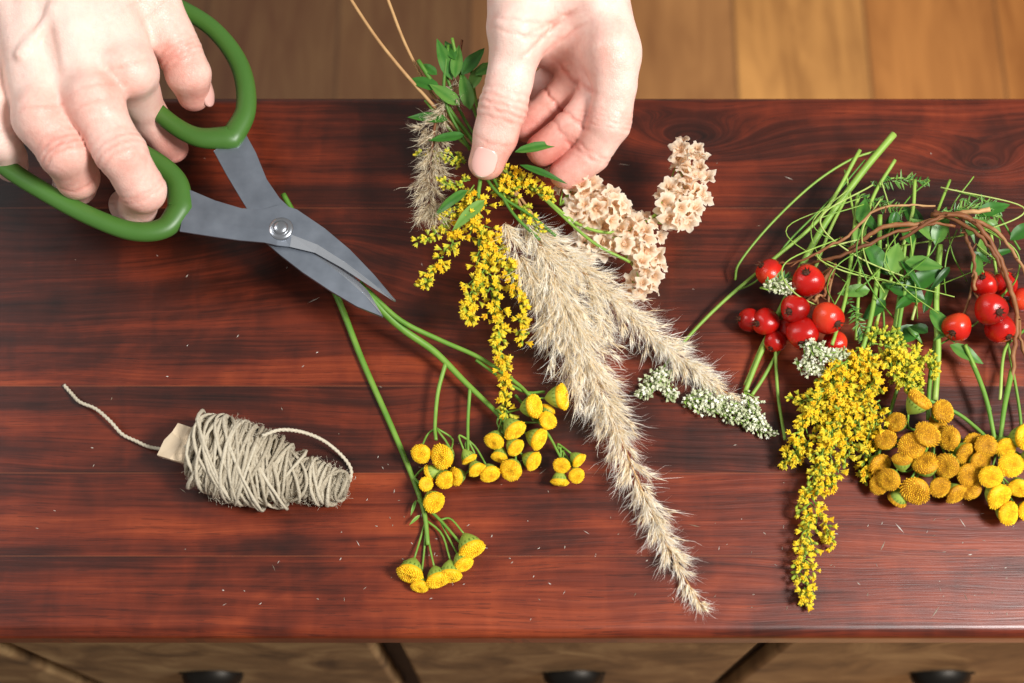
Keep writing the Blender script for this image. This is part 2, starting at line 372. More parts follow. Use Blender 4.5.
# ---------------------------------------------------------------- hands (signed distance surface)
def smin(a,b,k):
    h=np.maximum(k-np.abs(a-b),0)/k; return np.minimum(a,b)-h*h*k*.25
def caps(P,a,b,r1,r2):
    a=a.astype(np.float32); b=b.astype(np.float32)
    ab=b-a; t=np.clip(((P-a)@ab)/(ab@ab),0,1)
    d=P-a-t[...,None]*ab; return np.sqrt((d*d).sum(-1))-(r1+t*(r2-r1))
def nets(F,org,h):
    s=F<0; nx,ny,nz=F.shape; acc=np.zeros((nx-1,ny-1,nz-1,3),np.float32); cnt=np.zeros((nx-1,ny-1,nz-1),np.float32)
    for ax in range(3):
        o=[a for a in range(3) if a!=ax]
        for p in (0,1):
            for q in (0,1):
                a=[0,0,0]; a[o[0]]=p;a[o[1]]=q; b=list(a); b[ax]=1
                sa=tuple(slice(a[i],a[i]+F.shape[i]-1) for i in range(3)); sb=tuple(slice(b[i],b[i]+F.shape[i]-1) for i in range(3))
                f0=F[sa];f1=F[sb]; c=(s[sa]!=s[sb]); den=np.where(c,f0-f1,1); t=np.where(c,f0/den,0)
                for i in range(3): acc[...,i]+=np.where(c,a[i]+(t if i==ax else 0),0)
                cnt+=c
    m=cnt>0; idx=-np.ones(m.shape,np.int64); idx[m]=np.arange(m.sum()); ci=np.argwhere(m)
    V=(ci+acc[m]/cnt[m][:,None])*h+org; Q=[]
    for ax in range(3):
        u,v=[(1,2),(2,0),(0,1)][ax]
        a=[slice(None)]*3; b=[slice(None)]*3; a[ax]=slice(0,-1); b[ax]=slice(1,None)
        s0=s[tuple(a)]; s1=s[tuple(b)]; e=np.argwhere(s0!=s1)
        ok=(e[:,u]>0)&(e[:,v]>0)&(e[:,u]<F.shape[u]-1)&(e[:,v]<F.shape[v]-1); e=e[ok]
        def ix(du,dv):
            k=e.copy(); k[:,u]-=du; k[:,v]-=dv; return idx[k[:,0],k[:,1],k[:,2]]
        q=np.stack([ix(0,0),ix(1,0),ix(1,1),ix(0,1)],1); fl_=s0[e[:,0],e[:,1],e[:,2]]
        q[~fl_]=q[~fl_][:,::-1]; Q.append(q)
    return V,np.vstack(Q)
def hand(name,palm,web,fingers,creases,red,parent,ridges=(),vox=.0009,kf=.008):
    A=[]
    def j(p): return T(p[0],p[1],p[2])
    for a,b in palm+web: A+=[(j(a),a[3]),(j(b),b[3])]
    for f in fingers: A+=[(j(p),p[3]) for p in f]
    lo=np.min([p-r*.001-.006 for p,r in A],0); hi=np.max([p+r*.001+.006 for p,r in A],0)
    g=[np.arange(lo[i],hi[i],vox,dtype=np.float32) for i in range(3)]
    P=np.stack(np.meshgrid(*g,indexing='ij'),-1)
    base=None
    for a,b in palm+web:
        d=caps(P,j(a),j(b),a[3]*.001,b[3]*.001); base=d if base is None else smin(base,d,.010)
    for a,b,r,k in ridges:
        base=smin(base,caps(P,j(a),j(b),r*.001,r*.0009),k*.001)
    F=base.copy()
    for f in fingers:
        fd=None
        for a,b in zip(f[:-1],f[1:]):
            d=caps(P,j(a),j(b),a[3]*.001,b[3]*.001)
            fd=d if fd is None else smin(fd,d,.0025)
        F=smin(F,smin(base,fd,kf),.0010)
    for (c,ax2,w,dep,R) in creases:
        c0=j(c).astype(np.float32); c1=j(ax2); ax_=nrm(c1-c0).astype(np.float32)
        lo_i=[max(0,int((c0[i]-R*.0022-lo[i])/vox)) for i in range(3)]; hi_i=[max(1,int((c0[i]+R*.0022-lo[i])/vox)) for i in range(3)]
        sl_=tuple(slice(lo_i[i],hi_i[i]) for i in range(3))
        q=P[sl_]-c0; along=q@ax_; 
        sd=nrm(np.cross(ax_,(0,0,1))).astype(np.float32); along=along+.0005*np.sin((q@sd)*800+c[0])
        rr=(q*q).sum(-1)
        F[sl_]+=(dep*.00145)*np.exp(-(along/(w*.00085))**2)*np.exp(-rr/(R*.0013)**2)
    # slight organic unevenness of flesh and bone
    for (kx,ky,kz,am) in ((130,90,110,.00035),(210,-170,150,.0002),(-95,240,180,.0002),(330,290,-260,.00012)):
        F+=am*np.sin(P[...,0]*kx+P[...,1]*ky+P[...,2]*kz).astype(np.float32)
    V,Q=nets(F,lo,vox)
    t=np.full(len(V),.2)
    for (p,R,am) in red:
        d2=((V-j(p))**2).sum(1); t+=am*np.exp(-d2/(R*.001)**2)
    for (c,ax2,w,dep,R) in creases: # skin is a little redder inside folds
        c0=j(c); ax_=nrm(j(ax2)-c0); q=V-c0; t+=.26*dep*np.exp(-((q@ax_)/(.0009))**2)*np.exp(-(q*q).sum(1)/(R*.0014)**2)
    mb=MB(); mb.add(V,Q.tolist(),np.clip(t,0,1))
    o=mb.build(name,M['skin'],parent)
    s=o.modifiers.new('smooth','SMOOTH'); s.factor=.5; s.iterations=2
    return o
def nail(tip,prev,nvec,r,parent,wid=.0065,lng=.0075,off=.001):
    a=T(*prev);b=T(*tip); d=nrm(b-a); n=np.array(nvec,float); n=nrm(n-d*np.dot(n,d)); s=np.cross(d,n)
    mb=MB(); V=[];F=[];nu,nv=14,16
    for i in range(nv+1):
        v=-1+2*i/nv
        for k in range(nu+1):
            u=-1+2*k/nu
            ww=wid*(1-max(0,abs(v)-.35)**2*.9)
            x=u*ww; ang=x/r
            z=lng*v*(1-.28*u*u*(1 if v>0 else .7)); rr=r+off-(.0011*max(0,v)**2)-(0.0006 if abs(u)>.99 or abs(v)>.99 else 0)
            V.append(b+s*math.sin(ang)*rr+n*math.cos(ang)*rr+d*z)
    tipf=[];bodyf=[]
    for i in range(nv):
        for k in range(nu): (tipf if i>=nv-1 else bodyf).append((i*(nu+1)+k,i*(nu+1)+k+1,(i+1)*(nu+1)+k+1,(i+1)*(nu+1)+k))
    mb.v=[np.array(V)]; mb.t=[np.full(len(V),.5)]; mb.n=len(V); mb.f=bodyf+tipf; mb.mi=[0]*len(bodyf)+[1]*len(tipf)
    o=mb.build('fingernail',[M['nail'],M['nailtip']],None)
    so=o.modifiers.new('s','SOLIDIFY'); so.thickness=.0006; so.offset=0
    o.data.transform(Matrix.Translation(-Vector(person.location))); o.parent=parent
    return o
person=empty('person',T(330,-200,90),'person with bare hands cutting and gathering dried flower stems','person')
def cr(a,b,fr,w=.9,dep=.8,R=9):
    "groove across the segment a->b at fractions fr"
    o=[]
    for f,k in fr:
        c=tuple(a[i]+(b[i]-a[i])*f for i in range(3)); o.append((c,tuple(c[i]+(b[i]-a[i]) for i in range(3)),w,dep*k,R))
    return o
FA=dict(th=[(80,-85,86,17),(144,-8,76,14.3),(181,53,64,11.0),(189,74,56,10.6),(193,94,44,8.6)],
 ix=[(128,70,80,12),(146,112,40,10.2),(166,138,28,9),(172,148,22,7.8)],
 md=[(92,100,84,12),(122,154,78,11.8),(142,190,62,10.6),(138,206,44,9.2),(126,206,34,8)],
 rg=[(40,118,80,12),(64,152,76,11.6),(78,176,58,10.2),(76,186,42,8.8),(68,184,32,8)],
 pk=[(-12,112,72,11),(-2,140,66,10),(8,158,50,9),(12,165,38,8)])
def knk(c,d,k=1.): # knuckle wrinkle set across joint c along direction d
    return [((c[0]+d[0]*f,c[1]+d[1]*f,c[2]),(c[0]+d[0]*(f+1),c[1]+d[1]*(f+1),c[2]),.8,k*a,8) for f,a in ((-.32,.4),(-.14,.8),(.04,1.),(.2,.7))]
handA=hand('hand',
 palm=[((62,-115,98,16),(130,68,80,11.5)),((35,-115,102,17),(92,96,83,12)),((8,-115,100,16),(40,114,79,11.5)),((-20,-115,94,15),(-12,110,71,10.5)),
       ((30,-100,80,18),(80,50,62,13)),((0,-90,78,16),(10,80,58,12)),
       ((45,-115,96,22),(20,-230,112,25)),((5,-115,92,20),(-25,-230,110,24))],
 web=[((80,-85,86,17),(142,-12,76,15)),((120,20,72,12),(150,20,70,11))],
 fingers=[FA[k] for k in ('th','ix','md','rg','pk')],
 ridges=[((60,-90,108),(122,55,89),3.,5),((38,-90,112),(88,82,92),3.,5),((12,-90,110),(40,98,88),3,5),((-10,-90,102),(-10,95,81),3,5),
   ((126,66,86),(130,74,84),8.8,5),((90,94,90),(94,104,88),9.2,5),((38,112,86),(42,120,84),8.8,5),((-13,108,77),(-12,116,76),8,5),
   ((70,-40,106),(55,10,102),1.2,4),((55,10,102),(68,66,95),1.1,4),((55,10,102),(20,55,97),1.1,4)],
 creases=cr(FA['th'][1],FA['th'][2],[(.85,.5),(.93,.9),(1.0,1),(1.07,1),(1.15,.6)],dep=.95,R=9)+knk((120,154,80),(20,36),1.15)+knk((64,152,79),(14,28),1.15)
  +cr(FA['md'][1],FA['md'][2],[(.88,.8),(1.,.9)],dep=.9)+cr(FA['rg'][1],FA['rg'][2],[(.9,.8)],dep=.9)+cr(FA['pk'][0],FA['pk'][1],[(.9,.8),(1.1,.7)],dep=.9)
  +[((140,-2,84),(175,52,66),1.,.5,14),((148,14,80),(181,53,64),.9,.4,12),((92,90,94),(100,112,92),.8,.4,9),((92,104,94),(100,124,92),.8,.4,9),((40,110,90),(44,132,88),.8,.4,9),((128,66,90),(134,84,86),.8,.4,9)],
 red=[((122,156,86),13,.32),((64,154,84),13,.32),((143,200,60),16,.4),((79,181,60),15,.4),((195,100,50),18,.45),((181,53,74),12,.25),((172,148,24),20,.5),((128,70,92),13,.26),((92,98,95),14,.28),((40,116,92),14,.28),((110,125,70),14,.4),((50,140,66),12,.3),((160,20,80),20,.14)],
 parent=person)
handA['label']='hand gripping green-handled scissors, back of hand upward'
nail((195,94,43),(185,62,60),(.95,-.1,.35),.0084,handA,.0055,.0065,.0007)
FB=dict(th=[(530,-50,84,17),(517,32,76,14.3),(511,78,70,11.2),(503,108,64,11.6),(495,136,57,10.7),(488,162,50,8.9)],
 ix=[(611,52,80,12.5),(616,86,74,10.4),(610,121,65,10.3),(592,153,53,9.2),(566,174,45,7.9)],
 md=[(602,58,64,12),(600,96,62,10),(574,126,56,9.2),(542,150,48,7.9)],
 rg=[(590,54,58,11),(580,80,56,9.6),(554,104,48,8.8),(526,126,42,7.6)],
 pk=[(578,46,46,10),(566,66,42,9),(546,86,34,8.2),(524,102,32,7.2)])
handB=hand('hand',
 palm=[((578,-95,92,16),(611,50,80,12.5)),((562,-95,90,17),(602,56,64,12)),((552,-95,82,16),(590,52,54,11)),((548,-95,74,15),(578,44,42,10)),
       ((535,-95,86,18),(530,10,76,15)),
       ((535,-110,92,20),(530,-230,106,25)),((580,-110,90,20),(590,-230,106,25))],
 web=[((525,-5,78,14),(592,8,78,13)),((560,-20,72,18),(585,25,62,14)),((530,25,72,10),(560,30,68,9)),((560,30,68,9),(596,44,70,11)),((545,44,56,12),(575,50,54,12))],
 fingers=[FB[k] for k in ('th','ix','md','rg','pk')],
 ridges=[((570,-90,102),(608,40,89),3.,5),((610,48,87),(612,58,85),8.5,6),((540,-70,101),(520,20,88),3,5),((517,28,83),(517,40,81),9,6)],
 creases=cr(FB['th'][2],FB['th'][3],[(.45,.5),(.7,.9),(.95,1.1),(1.18,1.),(1.42,.6)],w=.8,dep=1.1,R=10)+cr(FB['ix'][1],FB['ix'][2],[(.7,.5),(.84,.9),(.98,1),(1.12,.8)],dep=1.05)+cr(FB['ix'][2],FB['ix'][3],[(.85,.8),(1.,.9)],dep=.95)
  +cr(FB['md'][1],FB['md'][2],[(.1,1.2),(.9,1)],dep=1.2)+cr(FB['rg'][1],FB['rg'][2],[(.1,1.2),(.9,1)],dep=1.2)+cr(FB['md'][2],FB['md'][3],[(.3,.8)],dep=.8)
  +[((540,34,78),(562,66,66),1.1,.9,16),((555,20,80),(575,60,70),1.1,.7,16),((572,30,80),(596,60,70),1.,.6,12),((520,20,90),(516,60,80),.9,.5,12),((521,34,88),(516,60,80),.9,.5,12),((494,140,62),(488,164,50),.8,.35,8)],
 red=[((488,166,52),17,.4),((503,106,74),14,.24),((610,121,68),14,.28),((566,174,46),20,.45),((542,150,50),18,.35),((526,128,44),18,.35),((574,126,56),14,.15),((595,70,60),20,.24),((560,80,44),24,.3),((612,50,92),16,.22),((540,30,85),20,.18)],
 parent=person)
handB['label']='hand pinching flower stems between thumb and curled fingers'
nail((488,161,50),(500,120,61),(-.12,-.15,1),.0089,handB,.0066,.0078,.0008)
# ---------------------------------------------------------------- scissors
def hS(px): return np.interp(px,[-60,281,396],[58,40,31])
sc=empty('scissors',T(281,229,hS(281)),'steel scissors with green plastic loop handles, blades open','scissors')
def blade(st,dz,flip,name='blade'):
    mb=MB();V=[];F=[]
    for i,(S,E) in enumerate(st):
        s=T(S[0],S[1],hS(S[0])+dz); e=T(E[0],E[1],hS(E[0])+dz); q=.38 if i<5 else .30; m=s*q+e*(1-q); up=np.array([0,0,1.])
        th=.0011
        V+=[s+up*th*.8,m+up*(th+.0002),e+up*(.0001 if i>4 else .0009),e-up*.0001,m-up*th*.7,s-up*th]
    n=len(st); mi=[]
    for i in range(n-1):
        for k in range(6):
            a=i*6+k;b=i*6+(k+1)%6; q=(a,b,b+6,a+6); F.append(q if not flip else q[::-1]); mi.append(1 if (k==1 and i>4) else 0)
    F.append(tuple(range(6))[::-1]); F.append(tuple((n-1)*6+k for k in range(6)))
    mb.add(V,F); mb.mi=mi+[0,0]; o=mb.build(name,[M['steel'],M['edge']],sc,smooth=False)
    bv=o.modifiers.new('b','BEVEL'); bv.width=.00025; bv.segments=1
    return o
blade([((189,190),(180,232)),((215,201),(212,237)),((242,209),(240,241)),((264,210),(264,243)),((281,205),(277,246)),((297,210),(290,247)),((325,229),(315,253)),((350,250),(342,268)),((374,275),(368,285)),((396,301),(394,301.5))],1.4,False)
blade([((214,152),(244,131)),((227,176),(256,153)),((242,201),(267,180)),((255,222),(280,199)),((266,243),(296,214)),((281,256),(309,233)),((303,273),(325,252)),((330,291),(348,270)),((357,307),(368,291)),((382,317),(383,316))],-1.6,True)
mb=MB(); c=T(281,229,hS(281)+2.4)
def lathe(mb,c,prof,n=28,R=np.eye(3),t=.5,mi=0):
    V=[];F=[]
    for (r,z) in prof:
        for j in range(n):
            a=2*math.pi*j/n; V.append(R@np.array([r*math.cos(a),r*math.sin(a),z])+c)
    for i in range(len(prof)-1):
        for j in range(n): F.append((i*n+j,i*n+(j+1)%n,(i+1)*n+(j+1)%n,(i+1)*n+j))
    F.append(tuple((len(prof)-1)*n+j for j in range(n))); mb.add(V,F,t,mi)
lathe(mb,c,[(.0060,-.006),(.0060,.0004),(.0056,.0010),(.0040,.0012),(.0037,.0012),(.0036,.0020),(.0026,.0027),(.0012,.0030)])
pv=mb.build('pivot_screw',simple('polished_steel','#a4a8ae',.3,.9),sc)
def loop(pts,rw,rh,name='handle'):
    P=spline([T(p[0],p[1],hS(p[0])) for p in pts]+[T(pts[0][0],pts[0][1],hS(pts[0][0]))],90)[:-1]
    mb=MB(); n=len(P); r=np.interp(np.linspace(0,1,n),np.linspace(0,1,len(rw)),rw)*.92
    tube(mb,P,r,14,flat=rh,closed=True,up=(0,0,1))
    o=mb.build(name,M['green'],sc); o['label']='green plastic loop handle'; return o
loop([(232,138),(246,108),(240,66),(213,29),(172,4),(130,-12),(108,22),(126,72),(158,112),(194,136)],[.0066,.0056,.0052,.0049,.0048,.005,.005,.005,.0048,.0052,.0066],.8)
loop([(181,208),(164,228),(132,231),(90,216),(45,192),(5,166),(-34,130),(-46,92),(0,92),(70,120),(140,152),(174,178)],[.0068,.0058,.0052,.005,.0049,.005,.005,.005,.005,.005,.0050,.0056,.0068],.8)
# ---------------------------------------------------------------- twine
tw=empty('twine_bundle',T(260,470,0),'wound hank of natural hemp twine with two loose ends','twine')
A0=T(188,448,15); A1=T(348,490,6); ax=nrm(A1-A0); LN=np.linalg.norm(A1-A0); R=frame(ax)
def prof(s): return np.interp(s,[0,.06,.14,.24,.36,.48,.58,.68,.80,.90,.96,1],[.0070,.0110,.0150,.0182,.0180,.0150,.0116,.0088,.0090,.0078,.0050,.0025])
def turns(n0,s0,s1,passes,extra,tilt,seed=0):
    pts=[]; NT=n0*26
    for i in range(NT):
        f=i/NT; s_=s0+(s1-s0)*(.5-.5*math.cos(f*passes*math.pi)); th=2*math.pi*i/26; w=i/26
        rr=prof(s_)+extra+.0007*math.sin(w*1.9+seed)+.0005*math.sin(w*5.3+seed*3)
        so=s_*LN+tilt*(.5+.9*math.sin(w*.7+seed)+.4*math.sin(w*2.9))*math.sin(th+seed+.6*math.sin(w*1.3))+.0016*math.sin(w*4.1+seed)
        so=min(max(so,0.002),LN-.001)
        p=A0+ax*so+(R[:,0]*math.cos(th)+R[:,1]*math.sin(th)*.9)*rr; p=floor_h(p,.0012); pts.append(p)
    return np.array(pts)
mb=MB()
tube(mb,turns(66,.0,.98,1,-.0010,.001),.00084,7,.3,2,1500)
tube(mb,turns(54,.02,.72,3,.0000,.004,1),.0008,7,.45,2,1500)
tube(mb,turns(36,.08,.6,5,.0007,-.007,2),.00078,7,.6,2,1500)
tube(mb,turns(30,.5,.96,4,.0002,.004,3),.00078,7,.5,2,1500)
tube(mb,turns(18,.12,.5,3,.0012,.010,4),.00078,7,.75,2,1500)
tube(mb,turns(14,.18,.6,2,.0014,-.011,.5),.00078,7,.7,2,1500)
tube(mb,turns(6,.78,.9,2,.0010,-.003,.5),.00078,7,.7,2,1500)
Pc=np.array([A0+ax*LN*s_ for s_ in np.linspace(.01,.97,20)]); tube(mb,Pc,[max(.001,prof(s_)-.0016) for s_ in np.linspace(.01,.97,20)],18,.15,flat=.9)
tube(mb,path([(64,385,1.2),(72,394,2),(80,402,4),(96,409,5),(110,421,5),(122,434,3),(136,441,3),(150,447,4),(168,449,10),(190,446,24)],110),.00085,7,.75,2,1500)
tube(mb,path([(262,436,28),(280,430,26),(302,432,20),(324,441,10),(342,456,4),(351,470,2),(348,484,2),(338,496,2),(322,500,3),(305,494,8)],110),.00085,7,.8,2,1500)
for i in range(1300): # stray fibres
    s_=rng.rand(); a=rng.uniform(0,2*math.pi); p=A0+ax*LN*s_+(R[:,0]*math.cos(a)+R[:,1]*math.sin(a)*.9)*(prof(s_)+.0012)
    p=floor_h(p); d=nrm(p-(A0+ax*LN*s_)+rng.normal(size=3)*.03); q=[p,p+d*.0015,p+nrm(d+rng.normal(size=3)*.6)*.0035]
    q=[floor_h(k,.0005) for k in q]; tube(mb,q,.00006,3,.95)
mb.build('twine_windings',M['twine'],tw)
mb=MB(); cp=[(157,455),(164,440),(172,432),(178,423),(190,427),(206,429),(212,446),(198,456),(184,463),(170,459)]
V=[T(a,b,17+(i*7%5)*1.1) for i,(a,b) in enumerate(cp)]; V2=[v-np.array([0,0,.003]) for v in V]; n=len(cp)
c1=np.mean(V,0)+np.array([0,0,.003]); c2=c1-np.array([0,0,.004])
mb.add(V+V2+[c1,c2],[(i,(i+1)%n,2*n) for i in range(n)]+[((i+1)%n+n,i+n,2*n+1) for i in range(n)]+[(i,i+n,(i+1)%n+n,(i+1)%n) for i in range(n)])
o=mb.build('card_core',M['card'],tw,smooth=False); o['label']='torn kraft card end of the winding core'
# ---------------------------------------------------------------- plant builders
def sprig(name,at,label,cat,group=None): return empty(name,T(*at),label,cat,group)
def tansy_mesh(seed,mat):
    r=np.random.RandomState(seed); mb=MB()
    lathe(mb,np.zeros(3),[(.0005,-.0054),(.0010,-.0050),(.0026,-.0034),(.0040,-.0012),(.0045,.0006),(.0043,.0012)],20,t=.5,mi=1)
    for j in range(16): # bracts
        a=2*math.pi*j/16; ca,sa=math.cos(a),math.sin(a)
        mb.add([(.0032*math.cos(a-.16),.0032*math.sin(a-.16),-.0024),(.0032*math.cos(a+.16),.0032*math.sin(a+.16),-.0024),(.0051*ca,.0051*sa,.0007)],[(0,1,2)],.2,1)
    el=1+.12*r.uniform(-1,1)
    lathe(mb,np.zeros(3),[(.0044,.0003),(.0050,.0012),(.0048,.0020),(.0038,.0029),(.0022,.0032),(.0008,.0028)],20,t=.35,mi=0)
    N=170
    for i in range(N):
        u=(i+.5)/N; ra=.0051*math.sqrt(u); a=i*2.399963; z=.0034-.0017*u**2-.0006*math.exp(-u*12)+.0003*math.sin(a*2+seed)*u
        nd=nrm(np.array([math.cos(a)*u**1.5,math.sin(a)*u**1.5,1.]))
        inst(mb,S6,np.array([ra*math.cos(a)*el,ra*math.sin(a)/el,z]),frame(nd),np.array([.00033,.00033,.00040])*r.uniform(.8,1.2),r.uniform(.4,.95)-.25*math.exp(-u*6)-.15*u**4)
    o=mb.build('tansy_tmp',[mat,M['calyx']]); me=o.data; bpy.data.objects.remove(o); return me
TM=[tansy_mesh(i,M['tansy']) for i in (1,2,5)]; TO=[tansy_mesh(i,M['tansyo']) for i in (3,4,6,7)]
def place(name,me,par,p,d,s,spin=None,sq=None):
    o=bpy.data.objects.new(name,me); R_=frame(d); a=rng.uniform(0,6.28) if spin is None else spin
    ca,sa=math.cos(a),math.sin(a); R_=R_@np.array([[ca,-sa,0],[sa,ca,0],[0,0,1]])
    m=Matrix([list(R_[i]*s)+[p[i]-par.location[i]] for i in range(3)]+[[0,0,0,1]]); link(o,par); o.matrix_basis=m; return o
def heads(par,mbs,hub,lst,meshes,tilt=.45,s0=1.04,stemr=.0006,dirb=None,stint=.55):
    hubp=T(*hub) if len(hub)==3 else hub
    for it in lst:
        p=T(it[0],it[1],it[2]); s=(it[3] if len(it)>3 else 1)*s0*rng.uniform(.84,1.1)
        out=nrm(p-hubp); d=nrm(np.array([0,-.3,1.])*(1-tilt)+out*tilt*1.4+rng.normal(size=3)*.34) if dirb is None else nrm(np.array(dirb)+rng.normal(size=3)*.25+out*.5)
        place('flower_head',meshes[rng.randint(len(meshes))],par,p,d,s)
        b=p-d*.0052*s; m=hubp*.35+b*.65-d*.006; tube(mbs,[floor_h(q_,.001) for q_ in spline([hubp,m,b],8)],[stemr,stemr*.8],5,stint)
# --- held bouquet -------------------------------------------------------
BG='cut flowers held in the hand'
tA=sprig('tansy_sprig',(340,300,2),'green tansy stem with small yellow button flowers seen from the side','tansy',BG); ms=MB()
tube(ms,path([(283,194,14),(300,225,10),(335,292,3),(362,360,2.2),(392,428,2.2),(412,476,2.2),(424,512,3),(428,545,4)],60),[.0014,.0016,.0015,.0012,.001],8,[.35,.5,.55])
tube(ms,path([(412,476,2.2),(428,492,4),(434,497,7)],10),.0008,6,.5)
tube(ms,path([(418,500,3),(440,520,5),(462,545,7)],14),[.0009,.0006],6,.5)
heads(tA,ms,(412,480,3),[(433,500,10,.95),(425,484,9,.8),(444,478,9,.9)],TM,dirb=(.1,-.5,.6))
heads(tA,ms,(426,520,3),[(411,570,7,1.2),(437,577,6,1.1),(420,584,4,.95),(450,572,6,1.)],TM,dirb=(-.1,-1,.2))
heads(tA,ms,(440,520,5),[(470,546,8,1.2),(462,562,7,1.05)],TM,dirb=(.6,-.7,.4))
for p,d,L in (((416,500,4),(-.3,-1,.2),.008),((420,515,4),(-.6,-.6,.2),.007),((405,560,5),(-.2,-1,.4),.006)): leaf(ms,T(*p),d,L,.0016,tint=.5)
ms.build('stem',M['stem'],tA)
tB=sprig('tansy_sprig',(430,350,4),'thick green tansy stem with cluster of bright yellow button flowers','tansy',BG); ms=MB()
tube(ms,path([(358,283,30),(380,308,24),(404,330,18),(435,352,12),(465,382,9),(492,408,9),(508,425,10)],50),[.0021,.0019,.0017,.0013,.001],9,[.4,.55,.5])
tube(ms,path([(366,289,28),(400,320,22),(440,340,17),(480,358,14),(515,382,12),(530,396,14)],40),[.0014,.0012,.0009],7,[.45,.6])
tube(ms,path([(446,362,11),(438,392,9),(435,425,9),(436,440,11)],20),[.0011,.0008],6,.55)
tube(ms,path([(470,388,9),(468,420,8),(468,452,11)],20),[.0009,.0007],6,.5)
tube(ms,path([(476,360,14),(520,390,12),(545,392,13)],20),[.0008,.0007],6,.5)
tube(ms,path([(515,395,12),(545,430,11),(562,460,11)],20),[.0008,.0006],6,.5)
heads(tB,ms,(436,428,9),[(421,452,15,1.0),(444,455,16,1.12),(432,472,9,.8)],TM,tilt=.4)
heads(tB,ms,(468,440,9),[(468,457,13,.8),(489,472,12,1),(458,476,9,.85),(476,468,15,.8)],TM,tilt=.7)
heads(tB,ms,(500,415,9),[(495,439,14,.9),(513,428,18,1.05),(531,407,18,1.15),(536,438,14,1.05),(514,446,14,.9),(512,468,13,1.1),(531,460,11,.95),(500,455,11,.8),(546,421,14,.95)],TM,tilt=.5)
heads(tB,ms,(530,392,13),[(558,397,18,1.1),(547,411,12,.8)],TM,tilt=.4)
heads(tB,ms,(558,448,10),[(562,464,12,.95),(576,474,11,.9),(560,479,8,.8),(577,459,9,.75)],TM,tilt=.6)
ms.build('stem',M['stem'],tB)
rA=sprig('reed_grass_plume',(560,300,20),'long cream feathery reed grass plume tapering to a drooping tip','reed grass',BG); ms=MB(); mf=MB()
tube(ms,path([(346,-8,75),(378,40,68),(415,85,58),(455,128,46),(500,168,41),(520,205,40),(545,255,36)],50),[.0008,.0010,.0008],6,[.85,.75])
PA=path([(522,215,40),(548,262,34),(570,315,28),(594,375,20),(618,432,14),(646,500,8),(672,555,5),(702,607,2)],90)
tube(ms,PA,[.0009,.0003],5,.9)
plume(mf,PA,[.006,.011,.0135,.0130,.0105,.0074,.0058,.0058,.0052,.0040,.0026,.0006],5000,.0070,st=(.25,.95),tuft=14,ang=.58)
PA2=path([(505,222,42),(520,258,36),(542,290,30),(556,335,24),(578,385,16),(600,425,12)],60)
plume(mf,PA2,[.003,.009,.010,.009,.006,.002],1500,.0068,tuft=14,ang=.58)
plume(mf,path([(540,230,38),(572,260,34),(598,300,26),(606,335,20)],30),[.005,.008,.007,.002],700,.0068,tuft=14)
ms.build('stem',M['twig'],rA); o=mf.build('plume',M['reed'],rA,smooth=False); o['kind']='stuff'
rB=sprig('reed_grass_plume',(660,340,15),'cream feathery reed grass plume lying on the wood','reed grass',BG); ms=MB(); mf=MB()
tube(ms,path([(385,-8,70),(408,50,60),(440,105,50),(498,168,40),(540,225,38),(570,260,34)],40),[.0008,.0008],6,[.9,.8])
PB=path([(560,250,36),(592,280,30),(628,312,22),(662,342,14),(692,368,9),(722,390,5),(750,406,3)],70)
tube(ms,PB,[.0008,.0003],5,.9)
plume(mf,PB,[.006,.0095,.0085,.007,.0056,.005,.0038,.0024,.0006],2600,.0064,tuft=14,ang=.55)
ms.build('stem',M['twig'],rB); o=mf.build('plume',M['reed'],rB,smooth=False); o['kind']='stuff'
gA=sprig('goldenrod_sprig',(480,250,30),'arching yellow goldenrod spray with tiny crowded flowers','goldenrod',BG); ms=MB(); mf=MB()
tube(ms,path([(418,60,62),(450,110,52),(480,155,44),(478,200,42),(480,250,38)],30),[.0011,.001],7,[.3,.5])
raceme(ms,mf,path([(474,185,44),(477,225,42),(486,270,36),(497,320,28),(503,365,20),(506,414,14)],50),.0086,80,.0036)
raceme(ms,mf,path([(480,225,42),(500,255,38),(518,295,32),(522,345,22)],30),.006,34,.0036)
raceme(ms,mf,path([(474,205,44),(458,232,40),(440,262,34),(420,290,28)],24),.0045,24,.0034)
raceme(ms,mf,path([(470,200,44),(448,215,42),(432,236,38),(418,240,36)],20),.004,18,.0032,tr=(.3,.6),bud=.6)
raceme(ms,mf,path([(478,270,38),(470,300,34),(468,320,32)],16),.006,20,.0036)
raceme(ms,mf,path([(500,172,40),(525,185,42),(556,198,42)],20),.007,30,.0034,bud=.4)
raceme(ms,mf,path([(490,180,40),(515,205,42),(540,232,40)],20),.007,24,.0034,tr=(.35,.7),bud=.5)
raceme(ms,mf,path([(466,160,45),(445,158,46),(416,154,46)],16),.005,18,.0028,tr=(.15,.45),bud=.9)
raceme(ms,mf,path([(470,180,45),(450,186,46),(436,180,46)],12),.005,12,.0028,tr=(.15,.45),bud=.9)
ms.build('stem',M['stem'],gA); o=mf.build('florets',M['gold'],gA,smooth=False); o['kind']='stuff'
bA=sprig('dried_seed_head',(435,150,45),'pale brownish fluffy dried seed head on thin stem','dried flower',BG); ms=MB(); mf=MB()
PD=path([(450,95,54),(438,125,52),(430,165,48),(430,198,44),(432,212,42)],40); tube(ms,path([(462,40,58),(455,75,55),(436,120,52),(430,170,47)],20),.0007,5,.3)
plume(mf,PD,[.003,.004,.0055,.006,.006,.003],1300,.0048,st=(.1,.85),ang=.8,tuft=16)
plume(mf,path([(460,80,56),(445,110,54),(424,128,52)],16),[.003,.004,.003],260,.0045,st=(0,.7),ang=1.,tuft=12)
ms.build('stem',M['twig'],bA); o=mf.build('seed_fluff',M['brush'],bA,smooth=False); o['kind']='stuff'
